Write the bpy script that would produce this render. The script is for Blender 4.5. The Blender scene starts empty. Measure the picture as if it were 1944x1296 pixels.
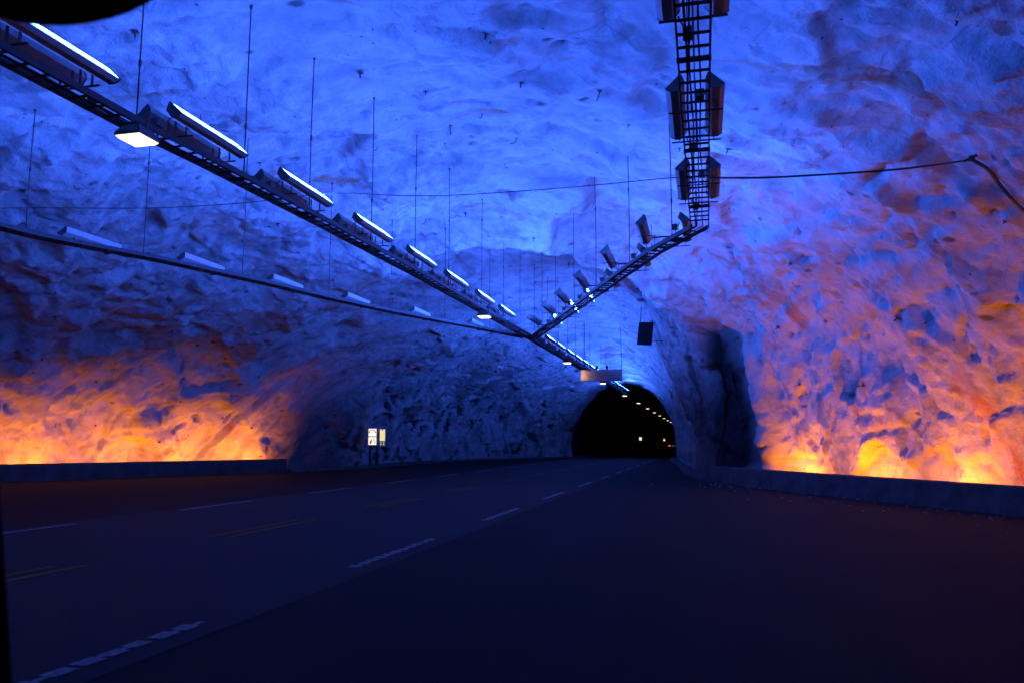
import bpy, bmesh, math, random
import numpy as np
from mathutils import Vector, Matrix

random.seed(7)
R = math.radians
scene = bpy.context.scene
col = scene.collection

# ------------------------------------------------------------------ camera, world, exposure
# world axes: +Y runs along the road into the tunnel, +X to the right of it, Z up (metres)
EYE = Vector((0.0, 0.0, 1.55))
cam_data = bpy.data.cameras.new('camera')
cam_data.sensor_width = 36.0
cam_data.lens = 27.78
cam_data.clip_start = 0.05
cam_data.clip_end = 900
cam_data.dof.use_dof = True
cam_data.dof.focus_distance = 24.0
cam_data.dof.aperture_fstop = 7.0
cam = bpy.data.objects.new('camera', cam_data)
col.objects.link(cam)
cam.location = EYE
cam.rotation_euler = (R(90 + 7.219), 0, R(13.536))
scene.camera = cam
CAM_M = Matrix.Translation(EYE) @ cam.rotation_euler.to_matrix().to_4x4()

world = bpy.data.worlds.new('World')
scene.world = world
world.use_nodes = True
bg = world.node_tree.nodes['Background']
bg.inputs['Color'].default_value = (0.02, 0.03, 0.08, 1)
bg.inputs['Strength'].default_value = 0.0

vs = scene.view_settings
scene.display_settings.display_device = 'sRGB'
vs.view_transform = 'Standard'
vs.look = 'None'
vs.gamma = 1.0
vs.use_curve_mapping = False
vs.exposure = 0.0
scene.render.engine = 'CYCLES'
cy = scene.cycles
cy.use_denoising = True
try:
    cy.denoiser = 'OPENIMAGEDENOISE'
except Exception:
    pass
cy.max_bounces = 6
cy.diffuse_bounces = 4
cy.glossy_bounces = 2
cy.sample_clamp_indirect = 4.0
cy.use_light_tree = True

# strengths of the lamps of the place (orange ones hidden behind the barriers)
BLUE = (0.034, 0.122, 1.0)
BLUE_PWR = 330.0
BLUE_WEAK = 130.0     # dimmed on the outer ladders to leave the side walls darker
ORANGE = (1.0, 0.225, 0.004)
ORANGE_PWR = 235.0
WARM = (1.0, 0.74, 0.40)
WARM_PWR = 3.6

# ------------------------------------------------------------------ small helpers
def tag(o, label=None, cat=None, group=None, kind=None):
    if label: o['label'] = label
    if cat: o['category'] = cat
    if group: o['group'] = group
    if kind: o['kind'] = kind
    return o

def empty(name, loc, rz=0.0):
    o = bpy.data.objects.new(name, None)
    col.objects.link(o)
    o.location = loc
    o.rotation_euler = (0, 0, rz)
    o.empty_display_size = 0.2
    return o

def link(name, mesh, parent=None, loc=(0, 0, 0), rot=None):
    o = bpy.data.objects.new(name, mesh)
    col.objects.link(o)
    if parent is not None: o.parent = parent
    o.location = loc
    if rot is not None: o.rotation_euler = rot
    return o

class MB:
    """collects shapes, then links them as one mesh object"""
    def __init__(self, off=(0, 0, 0)):
        self.v, self.f, self.off = [], [], Vector(off)
    def add(self, vs_, fs):
        n = len(self.v)
        self.v += [tuple(Vector(p) - self.off) for p in vs_]
        self.f += [tuple(i + n for i in f) for f in fs]
        return self
    def box(self, c, size, m=None):
        c = Vector(c); hx, hy, hz = (k / 2 for k in size)
        pts = [Vector((x, y, z)) for z in (-hz, hz) for y in (-hy, hy) for x in (-hx, hx)]
        if m is not None: pts = [m @ p for p in pts]
        return self.add([c + p for p in pts], [(0, 2, 3, 1), (4, 5, 7, 6), (0, 1, 5, 4), (2, 6, 7, 3), (0, 4, 6, 2), (1, 3, 7, 5)])
    def tube(self, pts, r, n=6, cap=True):
        pts = [Vector(p) for p in pts]
        rings, prev = [], None
        for i, p in enumerate(pts):
            d = (pts[min(i + 1, len(pts) - 1)] - pts[max(i - 1, 0)]).normalized()
            if prev is None:
                a = d.cross(Vector((0, 0, 1)))
                if a.length < 1e-3: a = d.cross(Vector((1, 0, 0)))
                a.normalize()
            else:
                a = prev - d * prev.dot(d)
                a.normalize()
            prev = a
            b = d.cross(a)
            rr = r[i] if isinstance(r, (list, tuple)) else r
            rings.append([p + (a * math.cos(2 * math.pi * k / n) + b * math.sin(2 * math.pi * k / n)) * rr for k in range(n)])
        vs_ = [q for ring in rings for q in ring]
        fs = []
        for i in range(len(rings) - 1):
            for k in range(n):
                k2 = (k + 1) % n
                fs.append((i * n + k, i * n + k2, (i + 1) * n + k2, (i + 1) * n + k))
        if cap:
            fs.append(tuple(reversed(range(n))))
            fs.append(tuple(range((len(rings) - 1) * n, len(rings) * n)))
        return self.add(vs_, fs)
    def prism(self, prof, y0, y1, caps=True):
        """closed x,z profile swept along y"""
        n = len(prof)
        vs_ = [(x, y0, z) for x, z in prof] + [(x, y1, z) for x, z in prof]
        fs = [(i, (i + 1) % n, n + (i + 1) % n, n + i) for i in range(n)]
        if caps: fs += [tuple(reversed(range(n))), tuple(range(n, 2 * n))]
        return self.add(vs_, fs)
    def sweep(self, pts, prof, closed_prof=True, caps=True):
        """profile (side, z) carried along a plan polyline of (x, y)"""
        pts = [Vector((p[0], p[1], 0)) for p in pts]
        n = len(prof); vs_ = []
        for i, p in enumerate(pts):
            d0 = (pts[i] - pts[max(i - 1, 0)]); d1 = (pts[min(i + 1, len(pts) - 1)] - pts[i])
            d = (d0.normalized() + d1.normalized()).normalized()
            nr = Vector((d.y, -d.x, 0))
            for a, z in prof: vs_.append((p.x + nr.x * a, p.y + nr.y * a, z))
        fs = []
        for i in range(len(pts) - 1):
            for k in range(n if closed_prof else n - 1):
                k2 = (k + 1) % n
                fs.append((i * n + k, i * n + k2, (i + 1) * n + k2, (i + 1) * n + k))
        if caps and closed_prof:
            fs += [tuple(reversed(range(n))), tuple(range((len(pts) - 1) * n, len(pts) * n))]
        return self.add(vs_, fs)
    def mesh(self, name, mat, smooth=False):
        me = bpy.data.meshes.new(name)
        me.from_pydata(self.v, [], self.f)
        bm = bmesh.new(); bm.from_mesh(me)
        bmesh.ops.recalc_face_normals(bm, faces=bm.faces)
        bm.to_mesh(me); bm.free()
        if mat: me.materials.append(mat)
        if smooth: me.polygons.foreach_set('use_smooth', [True] * len(me.polygons))
        return me
    def build(self, name, mat, parent=None, smooth=False, bevel=0.0):
        o = link(name, self.mesh(name, mat, smooth), parent)
        if bevel:
            bm = bmesh.new(); bm.from_mesh(o.data)
            bmesh.ops.bevel(bm, geom=[e for e in bm.edges if e.is_manifold and e.calc_face_angle(0) > 0.6], offset=bevel, segments=2, affect='EDGES')
            bm.to_mesh(o.data); bm.free()
        return o

# ------------------------------------------------------------------ materials
def new_mat(name):
    m = bpy.data.materials.new(name)
    m.use_nodes = True
    nt = m.node_tree
    nt.nodes.clear()
    out = nt.nodes.new('ShaderNodeOutputMaterial')
    return m, nt, out

def N(nt, t, **kw):
    n = nt.nodes.new(t)
    for k, v in kw.items():
        if k in n.inputs.keys(): n.inputs[k].default_value = v
        else: setattr(n, k, v)
    return n

def noise(nt, vec, scale, detail=4, rough=0.6, dist=0.0):
    n = N(nt, 'ShaderNodeTexNoise')
    n.inputs['Scale'].default_value = scale
    n.inputs['Detail'].default_value = detail
    n.inputs['Roughness'].default_value = rough
    n.inputs['Distortion'].default_value = dist
    nt.links.new(vec, n.inputs['Vector'])
    return n.outputs['Fac']

def ramp(nt, fac, stops):
    n = N(nt, 'ShaderNodeValToRGB')
    while len(n.color_ramp.elements) < len(stops): n.color_ramp.elements.new(0.5)
    for e, (p, c) in zip(n.color_ramp.elements, stops):
        e.position = p
        e.color = (c, c, c, 1) if isinstance(c, (int, float)) else (*c, 1)
    nt.links.new(fac, n.inputs['Fac'])
    return n.outputs['Color']

def mixc(nt, fac, a, b, mode='MIX'):
    n = N(nt, 'ShaderNodeMix', data_type='RGBA', blend_type=mode)
    for sock, v in ((n.inputs[0], fac), (n.inputs[6], a), (n.inputs[7], b)):
        if isinstance(v, (int, float)): sock.default_value = v
        elif isinstance(v, tuple): sock.default_value = (*v, 1)
        else: nt.links.new(v, sock)
    return n.outputs[2]

def mapped(nt, scale=(1, 1, 1), rot=(0, 0, 0), coord='Object'):
    tc = N(nt, 'ShaderNodeTexCoord')
    mp = N(nt, 'ShaderNodeMapping')
    mp.inputs['Scale'].default_value = scale
    mp.inputs['Rotation'].default_value = rot
    nt.links.new(tc.outputs[coord], mp.inputs['Vector'])
    return mp.outputs['Vector']

def principled(nt, out, color, rough=0.7, metal=0.0, bump=None, strength=0.3, dist=0.02, spec=0.4):
    b = N(nt, 'ShaderNodeBsdfPrincipled')
    if isinstance(color, tuple): b.inputs['Base Color'].default_value = (*color, 1)
    else: nt.links.new(color, b.inputs['Base Color'])
    if isinstance(rough, (int, float)): b.inputs['Roughness'].default_value = rough
    else: nt.links.new(rough, b.inputs['Roughness'])
    b.inputs['Metallic'].default_value = metal
    b.inputs['Specular IOR Level'].default_value = spec
    if bump is not None:
        bn = N(nt, 'ShaderNodeBump')
        bn.inputs['Strength'].default_value = strength
        bn.inputs['Distance'].default_value = dist
        nt.links.new(bump, bn.inputs['Height'])
        nt.links.new(bn.outputs['Normal'], b.inputs['Normal'])
    nt.links.new(b.outputs['BSDF'], out.inputs['Surface'])
    return b

def simple(name, color, rough=0.6, metal=0.0, var=0.25, scale=6.0, spec=0.4):
    m, nt, out = new_mat(name)
    v = mapped(nt)
    f = noise(nt, v, scale, 5, 0.65)
    lo = tuple(c * (1 - var) for c in color); hi = tuple(min(1, c * (1 + var)) for c in color)
    principled(nt, out, ramp(nt, f, [(0.3, lo), (0.7, hi)]), rough, metal, f, 0.15, 0.005, spec)
    return m

def emit(name, color, strength):
    m, nt, out = new_mat(name)
    e = N(nt, 'ShaderNodeEmission')
    e.inputs['Color'].default_value = (*color, 1)
    e.inputs['Strength'].default_value = strength
    nt.links.new(e.outputs['Emission'], out.inputs['Surface'])
    m.cycles.emission_sampling = 'FRONT'
    return m

def rock_mat():
    m, nt, out = new_mat('sprayed_concrete_rock')
    v = mapped(nt)
    big = noise(nt, v, 0.22, 3, 0.6, 0.6)
    mid = noise(nt, v, 1.3, 5, 0.65, 0.4)
    base = mixc(nt, 0.5, ramp(nt, big, [(0.3, (0.26, 0.25, 0.245)), (0.7, (0.42, 0.41, 0.395))]),
                ramp(nt, mid, [(0.28, (0.16, 0.155, 0.15)), (0.5, (0.37, 0.36, 0.35)), (0.72, (0.53, 0.52, 0.50))]))
    # damp sooty patches and stretched streaks
    v2 = mapped(nt, (0.55, 1.5, 1.1), (0.3, 0.5, 0.35))
    damp = ramp(nt, noise(nt, v2, 0.8, 5, 0.62, 0.8), [(0.54, 0.0), (0.68, 1.0)])
    base = mixc(nt, mixc(nt, 1.0, damp, (0.65, 0.65, 0.65), 'MULTIPLY'), base, (0.13, 0.125, 0.125))
    # rust seeping out of seams
    v3 = mapped(nt, (0.5, 1.6, 0.7), (0.6, 0.2, -0.5))
    rust = ramp(nt, noise(nt, v3, 0.38, 6, 0.62, 0.7), [(0.60, 0.0), (0.70, 1.0)])
    base = mixc(nt, mixc(nt, 1.0, rust, (0.8, 0.8, 0.8), 'MULTIPLY'), base, (0.30, 0.105, 0.035))
    # peppering of small dark holes
    vo = N(nt, 'ShaderNodeTexVoronoi')
    vo.inputs['Scale'].default_value = 3.2
    nt.links.new(v, vo.inputs['Vector'])
    spots = ramp(nt, vo.outputs['Distance'], [(0.07, 1.0), (0.12, 0.0)])
    where = ramp(nt, noise(nt, v, 0.5, 3, 0.6), [(0.48, 0.0), (0.6, 0.8)])
    base = mixc(nt, mixc(nt, 1.0, spots, where, 'MULTIPLY'), base, (0.07, 0.065, 0.06))
    warp = N(nt, 'ShaderNodeTexNoise'); warp.inputs['Scale'].default_value = 1.6; warp.inputs['Detail'].default_value = 2
    nt.links.new(v, warp.inputs['Vector'])
    # uncoated rock in pits, plus shade painted on the nook and low walls
    at = N(nt, 'ShaderNodeAttribute', attribute_name='bare_shade')
    # seams and short dark gouges
    v5 = mixc(nt, 0.10, v, warp.outputs['Color'])
    cr = N(nt, 'ShaderNodeTexVoronoi', feature='DISTANCE_TO_EDGE'); cr.inputs['Scale'].default_value = 0.8
    nt.links.new(v5, cr.inputs['Vector'])
    crack = ramp(nt, cr.outputs['Distance'], [(0.004, 1.0), (0.02, 0.0)])
    cmask = ramp(nt, noise(nt, v, 0.35, 2, 0.5), [(0.56, 0.0), (0.68, 0.4)])
    base = mixc(nt, mixc(nt, 1.0, crack, cmask, 'MULTIPLY'), base, (0.08, 0.07, 0.065))
    gv = mixc(nt, 0.12, mapped(nt, (0.7, 1.3, 1.9), (0.2, 0.3, 0.5)), warp.outputs['Color'])
    g = N(nt, 'ShaderNodeTexVoronoi'); g.inputs['Scale'].default_value = 1.25
    nt.links.new(gv, g.inputs['Vector'])
    gouge = ramp(nt, g.outputs['Distance'], [(0.09, 1.0), (0.17, 0.0)])
    gm = ramp(nt, noise(nt, v, 0.9, 2, 0.5), [(0.52, 0.0), (0.58, 0.85)])
    base = mixc(nt, mixc(nt, 1.0, gouge, gm, 'MULTIPLY'), base, (0.07, 0.065, 0.065))
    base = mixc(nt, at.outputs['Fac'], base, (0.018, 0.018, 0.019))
    v4 = mixc(nt, 0.12, v, warp.outputs['Color'])
    vf = N(nt, 'ShaderNodeTexVoronoi', feature='SMOOTH_F1')
    vf.inputs['Scale'].default_value = 4.5
    vf.inputs['Smoothness'].default_value = 0.25
    nt.links.new(v4, vf.inputs['Vector'])
    grit = noise(nt, v, 22, 3, 0.75)
    fine = mixc(nt, 0.4, noise(nt, v, 4.5, 5, 0.72, 0.2), mixc(nt, 0.45, vf.outputs['Distance'], grit))
    principled(nt, out, base, 0.9, 0, fine, 1.0, 0.16, 0.12)
    return m

def asphalt(name, lo, hi, track=False):
    m, nt, out = new_mat(name)
    v = mapped(nt)
    f = noise(nt, v, 90, 3, 0.7)
    big = noise(nt, mapped(nt, (1.1, 0.05, 1)), 1.1, 5, 0.65)
    c = mixc(nt, 0.5, ramp(nt, f, [(0.3, lo), (0.75, hi)]), ramp(nt, big, [(0.3, lo), (0.7, hi)]))
    rg = ramp(nt, big, [(0.3, 0.78), (0.7, 0.92)])
    principled(nt, out, c, rg, 0, f, 0.6, 0.008, 0.10)
    return m

M = {}
M['rock'] = rock_mat()
M['bare_shade'] = simple('unlit_dark_tunnel_rock', (0.035, 0.035, 0.038), 0.95, 0, 0.4, 0.9, 0.1)  # dark of the unlit tunnel put into the rock colour
M['road'] = asphalt('asphalt_carriageway', (0.020, 0.018, 0.019), (0.050, 0.046, 0.047))
M['apron'] = asphalt('asphalt_lay_by', (0.009, 0.0085, 0.008), (0.022, 0.020, 0.019))
M['paint'] = simple('worn_white_paint', (0.20, 0.195, 0.19), 0.8, 0, 0.65, 22, 0.1)
M['yellow'] = simple('worn_yellow_paint', (0.17, 0.09, 0.010), 0.8, 0, 0.7, 22, 0.1)
M['concrete'] = simple('barrier_concrete', (0.060, 0.058, 0.056), 0.9, 0, 0.4, 2.2, 0.1)
M['kerb'] = simple('kerb_concrete', (0.085, 0.083, 0.08), 0.9, 0, 0.3, 3, 0.1)
M['steel'] = simple('dull_galvanised_steel', (0.045, 0.045, 0.047), 0.6, 0.2, 0.3, 14)
M['housing'] = simple('grey_painted_steel', (0.42, 0.41, 0.40), 0.5, 0.0, 0.2, 7)
M['reflector'] = simple('white_lamp_reflector', (0.80, 0.80, 0.80), 0.45, 0.0, 0.05, 9)
M['dark_steel'] = simple('dark_painted_steel', (0.085, 0.083, 0.08), 0.5, 0.0, 0.25, 9)
M['cable'] = simple('black_cable_sheath', (0.03, 0.03, 0.03), 0.6, 0, 0.2, 20)
M['bolt'] = simple('rusted_bolt_steel', (0.045, 0.035, 0.03), 0.7, 0.3, 0.4, 20)
M['black'] = simple('black_plastic', (0.014, 0.012, 0.012), 0.12, 0, 0.2, 20, 0.5)
M['soft_black'] = simple('black_soft_trim', (0.006, 0.006, 0.006), 0.8, 0, 0.2, 20, 0.2)
M['blue_lit'] = emit('blue_lit_diffuser', BLUE, BLUE_PWR)
M['blue_weak'] = emit('weak_blue_lit_diffuser', BLUE, BLUE_WEAK)
M['orange_lit'] = emit('orange_lit_diffuser', ORANGE, ORANGE_PWR)
M['warm_lit'] = emit('warm_white_lit_glass', WARM, WARM_PWR)

# ------------------------------------------------------------------ noise for the rock relief
def _hash(ix, iy, iz, seed):
    h = (ix.astype(np.int64) * 374761393 + iy.astype(np.int64) * 668265263 + iz.astype(np.int64) * 2147483647 + seed * 974634777) & 0xFFFFFFFF
    h = ((h ^ (h >> 13)) * 1274126177) & 0xFFFFFFFF
    h = ((h ^ (h >> 16)) * 2246822519) & 0xFFFFFFFF
    return h ^ (h >> 15)

_G = np.random.RandomState(3).normal(size=(256, 3)); _G /= np.linalg.norm(_G, axis=1)[:, None]
_G = _G.astype(np.float32)

def perlin(P, seed=0):
    I = np.floor(P).astype(np.int64); F = (P - I).astype(np.float32)
    U = F * F * F * (F * (F * 6 - 15) + 10)
    res = np.zeros(len(P), np.float32)
    for dx in (0, 1):
        for dy in (0, 1):
            for dz in (0, 1):
                g = _G[_hash(I[:, 0] + dx, I[:, 1] + dy, I[:, 2] + dz, seed) & 255]
                w = (U[:, 0] if dx else 1 - U[:, 0]) * (U[:, 1] if dy else 1 - U[:, 1]) * (U[:, 2] if dz else 1 - U[:, 2])
                res += w * (g[:, 0] * (F[:, 0] - dx) + g[:, 1] * (F[:, 1] - dy) + g[:, 2] * (F[:, 2] - dz))
    return res * 1.5

def facets(P, seed, hard, tilt, step):
    """broken rock: each cell is a tilted plane, neighbours run together softly"""
    I = np.floor(P).astype(np.int64); F = (P - I).astype(np.float32)
    num = np.zeros(len(P), np.float32); den = np.zeros(len(P), np.float32)
    for dx in (-1, 0, 1):
        for dy in (-1, 0, 1):
            for dz in (-1, 0, 1):
                h = _hash(I[:, 0] + dx, I[:, 1] + dy, I[:, 2] + dz, seed)
                ox = (h & 255) / 255.0 + dx - F[:, 0]
                oy = ((h >> 8) & 255) / 255.0 + dy - F[:, 1]
                oz = ((h >> 16) & 255) / 255.0 + dz - F[:, 2]
                w = np.exp(-hard * (ox * ox + oy * oy + oz * oz)).astype(np.float32)
                g = _G[(h >> 24) & 255]
                h2 = ((h >> 5) & 255) / 255.0 - 0.5
                num += w * (step * h2 - tilt * (g[:, 0] * ox + g[:, 1] * oy + g[:, 2] * oz))
                den += w
    return num / (den + 1e-12)

def sstep(a, b, x):
    t = np.clip((x - a) / (b - a), 0, 1)
    return t * t * (3 - 2 * t)

# ------------------------------------------------------------------ the cave: plan lines and sections
AXIS = -7.3
def lerp_pts(pts):
    a = np.array(pts, float)
    return lambda t: np.interp(t, a[:, 0], a[:, 1])
s_right = lerp_pts([(-26, -2.4), (-14, 1), (-6, 7), (0, 10.6), (5, 11.5), (10, 10.9), (18.7, 8.5), (25.4, 4.95), (29.2, 2.9), (30.4, 1.9), (31.0, 1.05), (32.2, 0.35), (39.8, -0.4), (51.5, -1.0), (67, -2.1), (78, -2.45)])
s_left = lerp_pts([(-26, -12.5), (-10, -22), (0, -29), (10, -32.6), (18, -31.2), (25.4, -28.5), (36.3, -23.3), (38.5, -21.5), (42, -20.5), (45, -20.4), (52, -20.7), (59, -20.6), (66, -18.8), (72, -16.2), (78, -12.6)])
height = lerp_pts([(-26, 7.2), (-10, 9.0), (0, 9.5), (29, 9.55), (34, 9.3), (37, 9.2), (45, 8.9), (55, 8.4), (66, 7.7), (78, 7.0)])
n_left = lerp_pts([(-26, 2.2), (0, 1.9), (40, 1.9), (60, 2.1), (78, 2.2)])
n_right = lerp_pts([(-26, 2.2), (0, 2.1), (29.5, 2.15), (31.5, 2.5), (34, 2.75), (60, 2.4), (78, 2.2)])
ridge_t = lerp_pts([(-40, 36), (-20, 32.5), (-13.7, 30.8), (-9.3, 29.4), (-7, 28.1), (-5.35, 27.8), (-3.8, 29.2), (-2.5, 30.2), (1, 31.0), (8, 31.2)])

NU = 560
def section(t, nu=NU):
    c = AXIS; sL, sR, b = float(s_left(t)), float(s_right(t)), float(height(t))
    th = np.linspace(0, math.pi, 1600)
    cs, sn = np.cos(th), np.sin(th)
    left = cs > 0
    n = np.where(left, float(n_left(t)), float(n_right(t)))
    a = np.where(left, c - sL, sR - c)
    x = c - np.sign(cs) * a * np.abs(cs) ** (2 / n)
    z = b * np.abs(sn) ** (2 / n)
    x = np.concatenate([[x[0]], x, [x[-1]]]); z = np.concatenate([[-0.4], z, [-0.4]])
    d = np.concatenate([[0], np.cumsum(np.hypot(np.diff(x), np.diff(z)))])
    q = np.linspace(0, d[-1], nu)
    return np.interp(q, d, x), np.interp(q, d, z)

ts = np.concatenate([np.arange(-26, 5, 0.3), np.arange(5, 40, 0.075), np.arange(40, 78.01, 0.115)])
ts[-1] = 78.0
S = np.zeros((len(ts), NU)); Z = np.zeros((len(ts), NU))
for i, t in enumerate(ts): S[i], Z[i] = section(t)
T = np.repeat(ts[:, None], NU, 1)
P0 = np.stack([S, T, Z], -1)
du = np.gradient(P0, axis=1); dt = np.gradient(P0, axis=0)
nrm = np.cross(dt, du); nrm /= np.linalg.norm(nrm, axis=2)[:, :, None] + 1e-9
inside = np.array([AXIS, 0, 2.0]) - P0; inside[..., 1] = 0
sgn = np.sign((nrm * inside).sum(-1)); sgn[sgn == 0] = 1
nrm *= sgn[..., None]
p = P0.reshape(-1, 3)
tt, ss, zz = p[:, 1], p[:, 0], p[:, 2]
# lay of the beds: drawn out across the roof, diagonal on the right wall
W = np.stack([perlin(p * 0.35, 11), perlin(p * 0.35, 12), perlin(p * 0.35, 13)], -1) * 0.28
q = p + W
stretch = np.array([0.74, 1.15, 0.9])
ca, sa = math.cos(0.5), math.sin(0.5)
q2 = np.stack([q[:, 0] * ca + q[:, 2] * sa, q[:, 1], -q[:, 0] * sa + q[:, 2] * ca], -1) * stretch
mE = sstep(33, 41, tt)[:, None]
q2 = q2 * (1 - mE) + q * np.array([0.9, 0.9, 0.9]) * mE
amp = np.interp(tt, [-26, 0, 30, 42, 78], [0.6, 1.0, 1.0, 0.85, 0.55]).astype(np.float32)
d = 0.60 * perlin(p / 5.5, 1) + 0.30 * perlin(q / 2.8, 2)
d += 1.0 * facets(q2 / 2.4, 5, 34.0, 0.36, 0.30)
d += (0.50 - 0.2 * mE[:, 0]) * facets(q2 / 1.05, 6, 36.0, 0.30, 0.20)
d += (0.30 - 0.18 * mE[:, 0]) * facets(q2 / 0.46, 16, 34.0, 0.22, 0.14)
d += 0.14 * facets(q / 0.24, 17, 22.0, 0.20, 0.10)
d += 0.035 * perlin(q2 / 0.5, 7) + 0.03 * perlin(q2 / 0.26, 8) + 0.022 * perlin(q / 0.14, 9)
rg = 1 - np.abs(perlin(q2 / 1.7, 15)) * 2.2
d -= 0.08 * np.clip(rg - 0.72, 0, 1) / 0.28
# pockets where blocks fell out, undercut and dark
pk = perlin(q2 / (0.62 + 0.5 * sstep(34, 44, tt))[:, None], 21) + 0.5 * perlin(q2 / 0.34, 22)
low_end = sstep(39, 45, tt) * (1 - sstep(4.2, 6.5, zz)) * (ss < AXIS)
thr = 0.74 - 0.36 * low_end
pit = sstep(thr, thr + 0.10, pk)
d -= pit * (0.20 + 0.1 * low_end)
rough_end = facets(q / 1.5, 31, 26.0, 0.40, 0.40)
d += 0.75 * low_end * rough_end
left_bay = sstep(-14, -19, ss) * (1 - sstep(36, 40, tt)) * (1 - sstep(6.0, 8.5, zz))
d += left_bay * (0.55 * facets(q / 1.9, 33, 18.0, 0.55, 0.55) + 0.12 * perlin(q / 0.7, 34))
d = d * amp
# hanging brow where the hall gives way to the tunnel arch
x = tt - (ridge_t(ss) + 0.5 * perlin(p * 0.45, 41))
brow = np.where(x < 0, np.exp(-(x / 2.0) ** 2), np.exp(-(x / 0.7) ** 2)) * sstep(5.0, 7.5, zz)
d += 0.85 * brow
foot = sstep(-0.2, 1.2, zz)
nook = np.exp(-((tt - 31.1) / 1.15) ** 2) * sstep(0.1, 0.9, zz) * (1 - sstep(5.0, 6.6, zz)) * (ss > -2)
d *= 0.35 + 0.65 * foot
d -= 0.55 * nook
d += 0.6 * np.exp(-((tt - 29.75) / 0.45) ** 2) * sstep(-0.4, 0.3, zz) * (1 - sstep(3.0, 5.5, zz)) * (ss > -1)  # bulge added to keep orange floodlight off the nook
edge = sstep(78.0, 75.5, tt)
d *= 0.8 + 0.2 * edge
Pd = P0 + nrm * d.reshape(S.shape)[..., None]

def grid_mesh(name, Pg, mat, attr=None):
    nr, nc = Pg.shape[:2]
    me = bpy.data.meshes.new(name)
    nv = nr * nc
    me.vertices.add(nv)
    me.vertices.foreach_set('co', Pg.reshape(-1).astype(np.float32))
    idx = np.arange(nv).reshape(nr, nc)
    qd = np.stack([idx[:-1, :-1], idx[1:, :-1], idx[1:, 1:], idx[:-1, 1:]], -1).reshape(-1, 4)
    nf = len(qd)
    me.loops.add(nf * 4); me.polygons.add(nf)
    me.loops.foreach_set('vertex_index', qd.reshape(-1).astype(np.int32))
    me.polygons.foreach_set('loop_start', np.arange(0, nf * 4, 4, dtype=np.int32))
    me.update(calc_edges=True)
    me.polygons.foreach_set('use_smooth', np.ones(nf, bool))
    if attr is not None:
        a = me.attributes.new('bare_shade', 'FLOAT', 'POINT')
        a.data.foreach_set('value', attr.astype(np.float32))
    me.materials.append(mat)
    me.validate()
    return me

bare_shade = np.clip(pit * (0.30 + 0.45 * low_end) + 0.95 * nook + 0.85 * sstep(30.5, 31.5, tt) * (1 - sstep(36, 48, tt)) * (1 - sstep(2.5, 6.2, zz)) * (ss > AXIS) + 0.7 * sstep(36.5, 39, tt) * (1 - sstep(41, 47, tt)) * (1 - sstep(2.5, 6, zz)) * (ss < AXIS) + 0.4 * low_end * sstep(0.0, 0.6, perlin(q2 / 1.1, 51)), 0, 1)  # pits are uncoated rock; nook and low side-wall terms paint shade
cave = tag(link('cave_wall', grid_mesh('cave_wall', Pd, M['rock'], bare_shade)), kind='structure')
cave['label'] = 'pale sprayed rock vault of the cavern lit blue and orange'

def roof_z(s, t):
    i = int(np.argmin(np.abs(ts - t)))
    row = Pd[i]; m = row[:, 2] > 4.0
    return float(row[m][np.argmin(np.abs(row[m][:, 0] - s)), 2])

# tunnel past the mouth: darkness painted into the rock, widened to avoid lamp light
tt2 = np.concatenate([[77.9, 78.02], np.arange(78.4, 130, 0.8), np.arange(130, 430, 5)])
NU2 = 90
Pt = np.zeros((len(tt2), NU2, 3))
for i, t in enumerate(tt2):
    xs, zs = section(78.0, NU2)
    k = 0.35 if i < 2 else 0.5
    a = np.arctan2(zs - 1.0, xs - AXIS)
    Pt[i, :, 0] = xs + np.cos(a) * k; Pt[i, :, 1] = t; Pt[i, :, 2] = np.where(zs > 0, zs + np.sin(a) * k, zs)
pp = Pt[2:].reshape(-1, 3)
dd = (0.35 * perlin(pp / 2.2, 61) + 0.15 * perlin(pp / 0.9, 62)).reshape(len(tt2) - 2, NU2)
cen = np.stack([Pt[2:, :, 0] - AXIS, np.zeros_like(dd), Pt[2:, :, 2] - 1], -1)
cen /= np.linalg.norm(cen, axis=2)[..., None] + 1e-9
Pt[2:] += cen * np.maximum(dd, -0.1)[..., None]
tag(link('tunnel_wall', grid_mesh('tunnel_wall', Pt, M['bare_shade'])), kind='structure')
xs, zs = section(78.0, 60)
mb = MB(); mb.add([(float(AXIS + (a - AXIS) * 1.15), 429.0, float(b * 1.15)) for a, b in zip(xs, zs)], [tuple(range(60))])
tag(mb.build('tunnel_end_wall', M['bare_shade']), kind='structure')
xs, zs = section(-26, 60)
mb = MB(); mb.add([(float(a), -25.95, float(b)) for a, b in zip(xs, zs)], [tuple(range(60))])
tag(mb.build('cave_back_wall', M['bare_shade']), kind='structure')

# ------------------------------------------------------------------ ground, road and paint
def sheet(name, x0, x1, y0, y1, z, mat, nx=1, ny=1):
    mb = MB(); vs_, fs = [], []
    for j in range(ny + 1):
        for i in range(nx + 1):
            vs_.append((x0 + (x1 - x0) * i / nx, y0 + (y1 - y0) * j / ny, z))
    for j in range(ny):
        for i in range(nx):
            a = j * (nx + 1) + i
            fs.append((a, a + 1, a + nx + 2, a + nx + 1))
    mb.add(vs_, fs)
    return tag(mb.build(name, mat), kind='structure')
sheet('ground', -36, 16, -30, 430, 0.0, M['apron'])
road = sheet('road', -12.05, -3.95, -30, 430, 0.004, M['road'])

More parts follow.
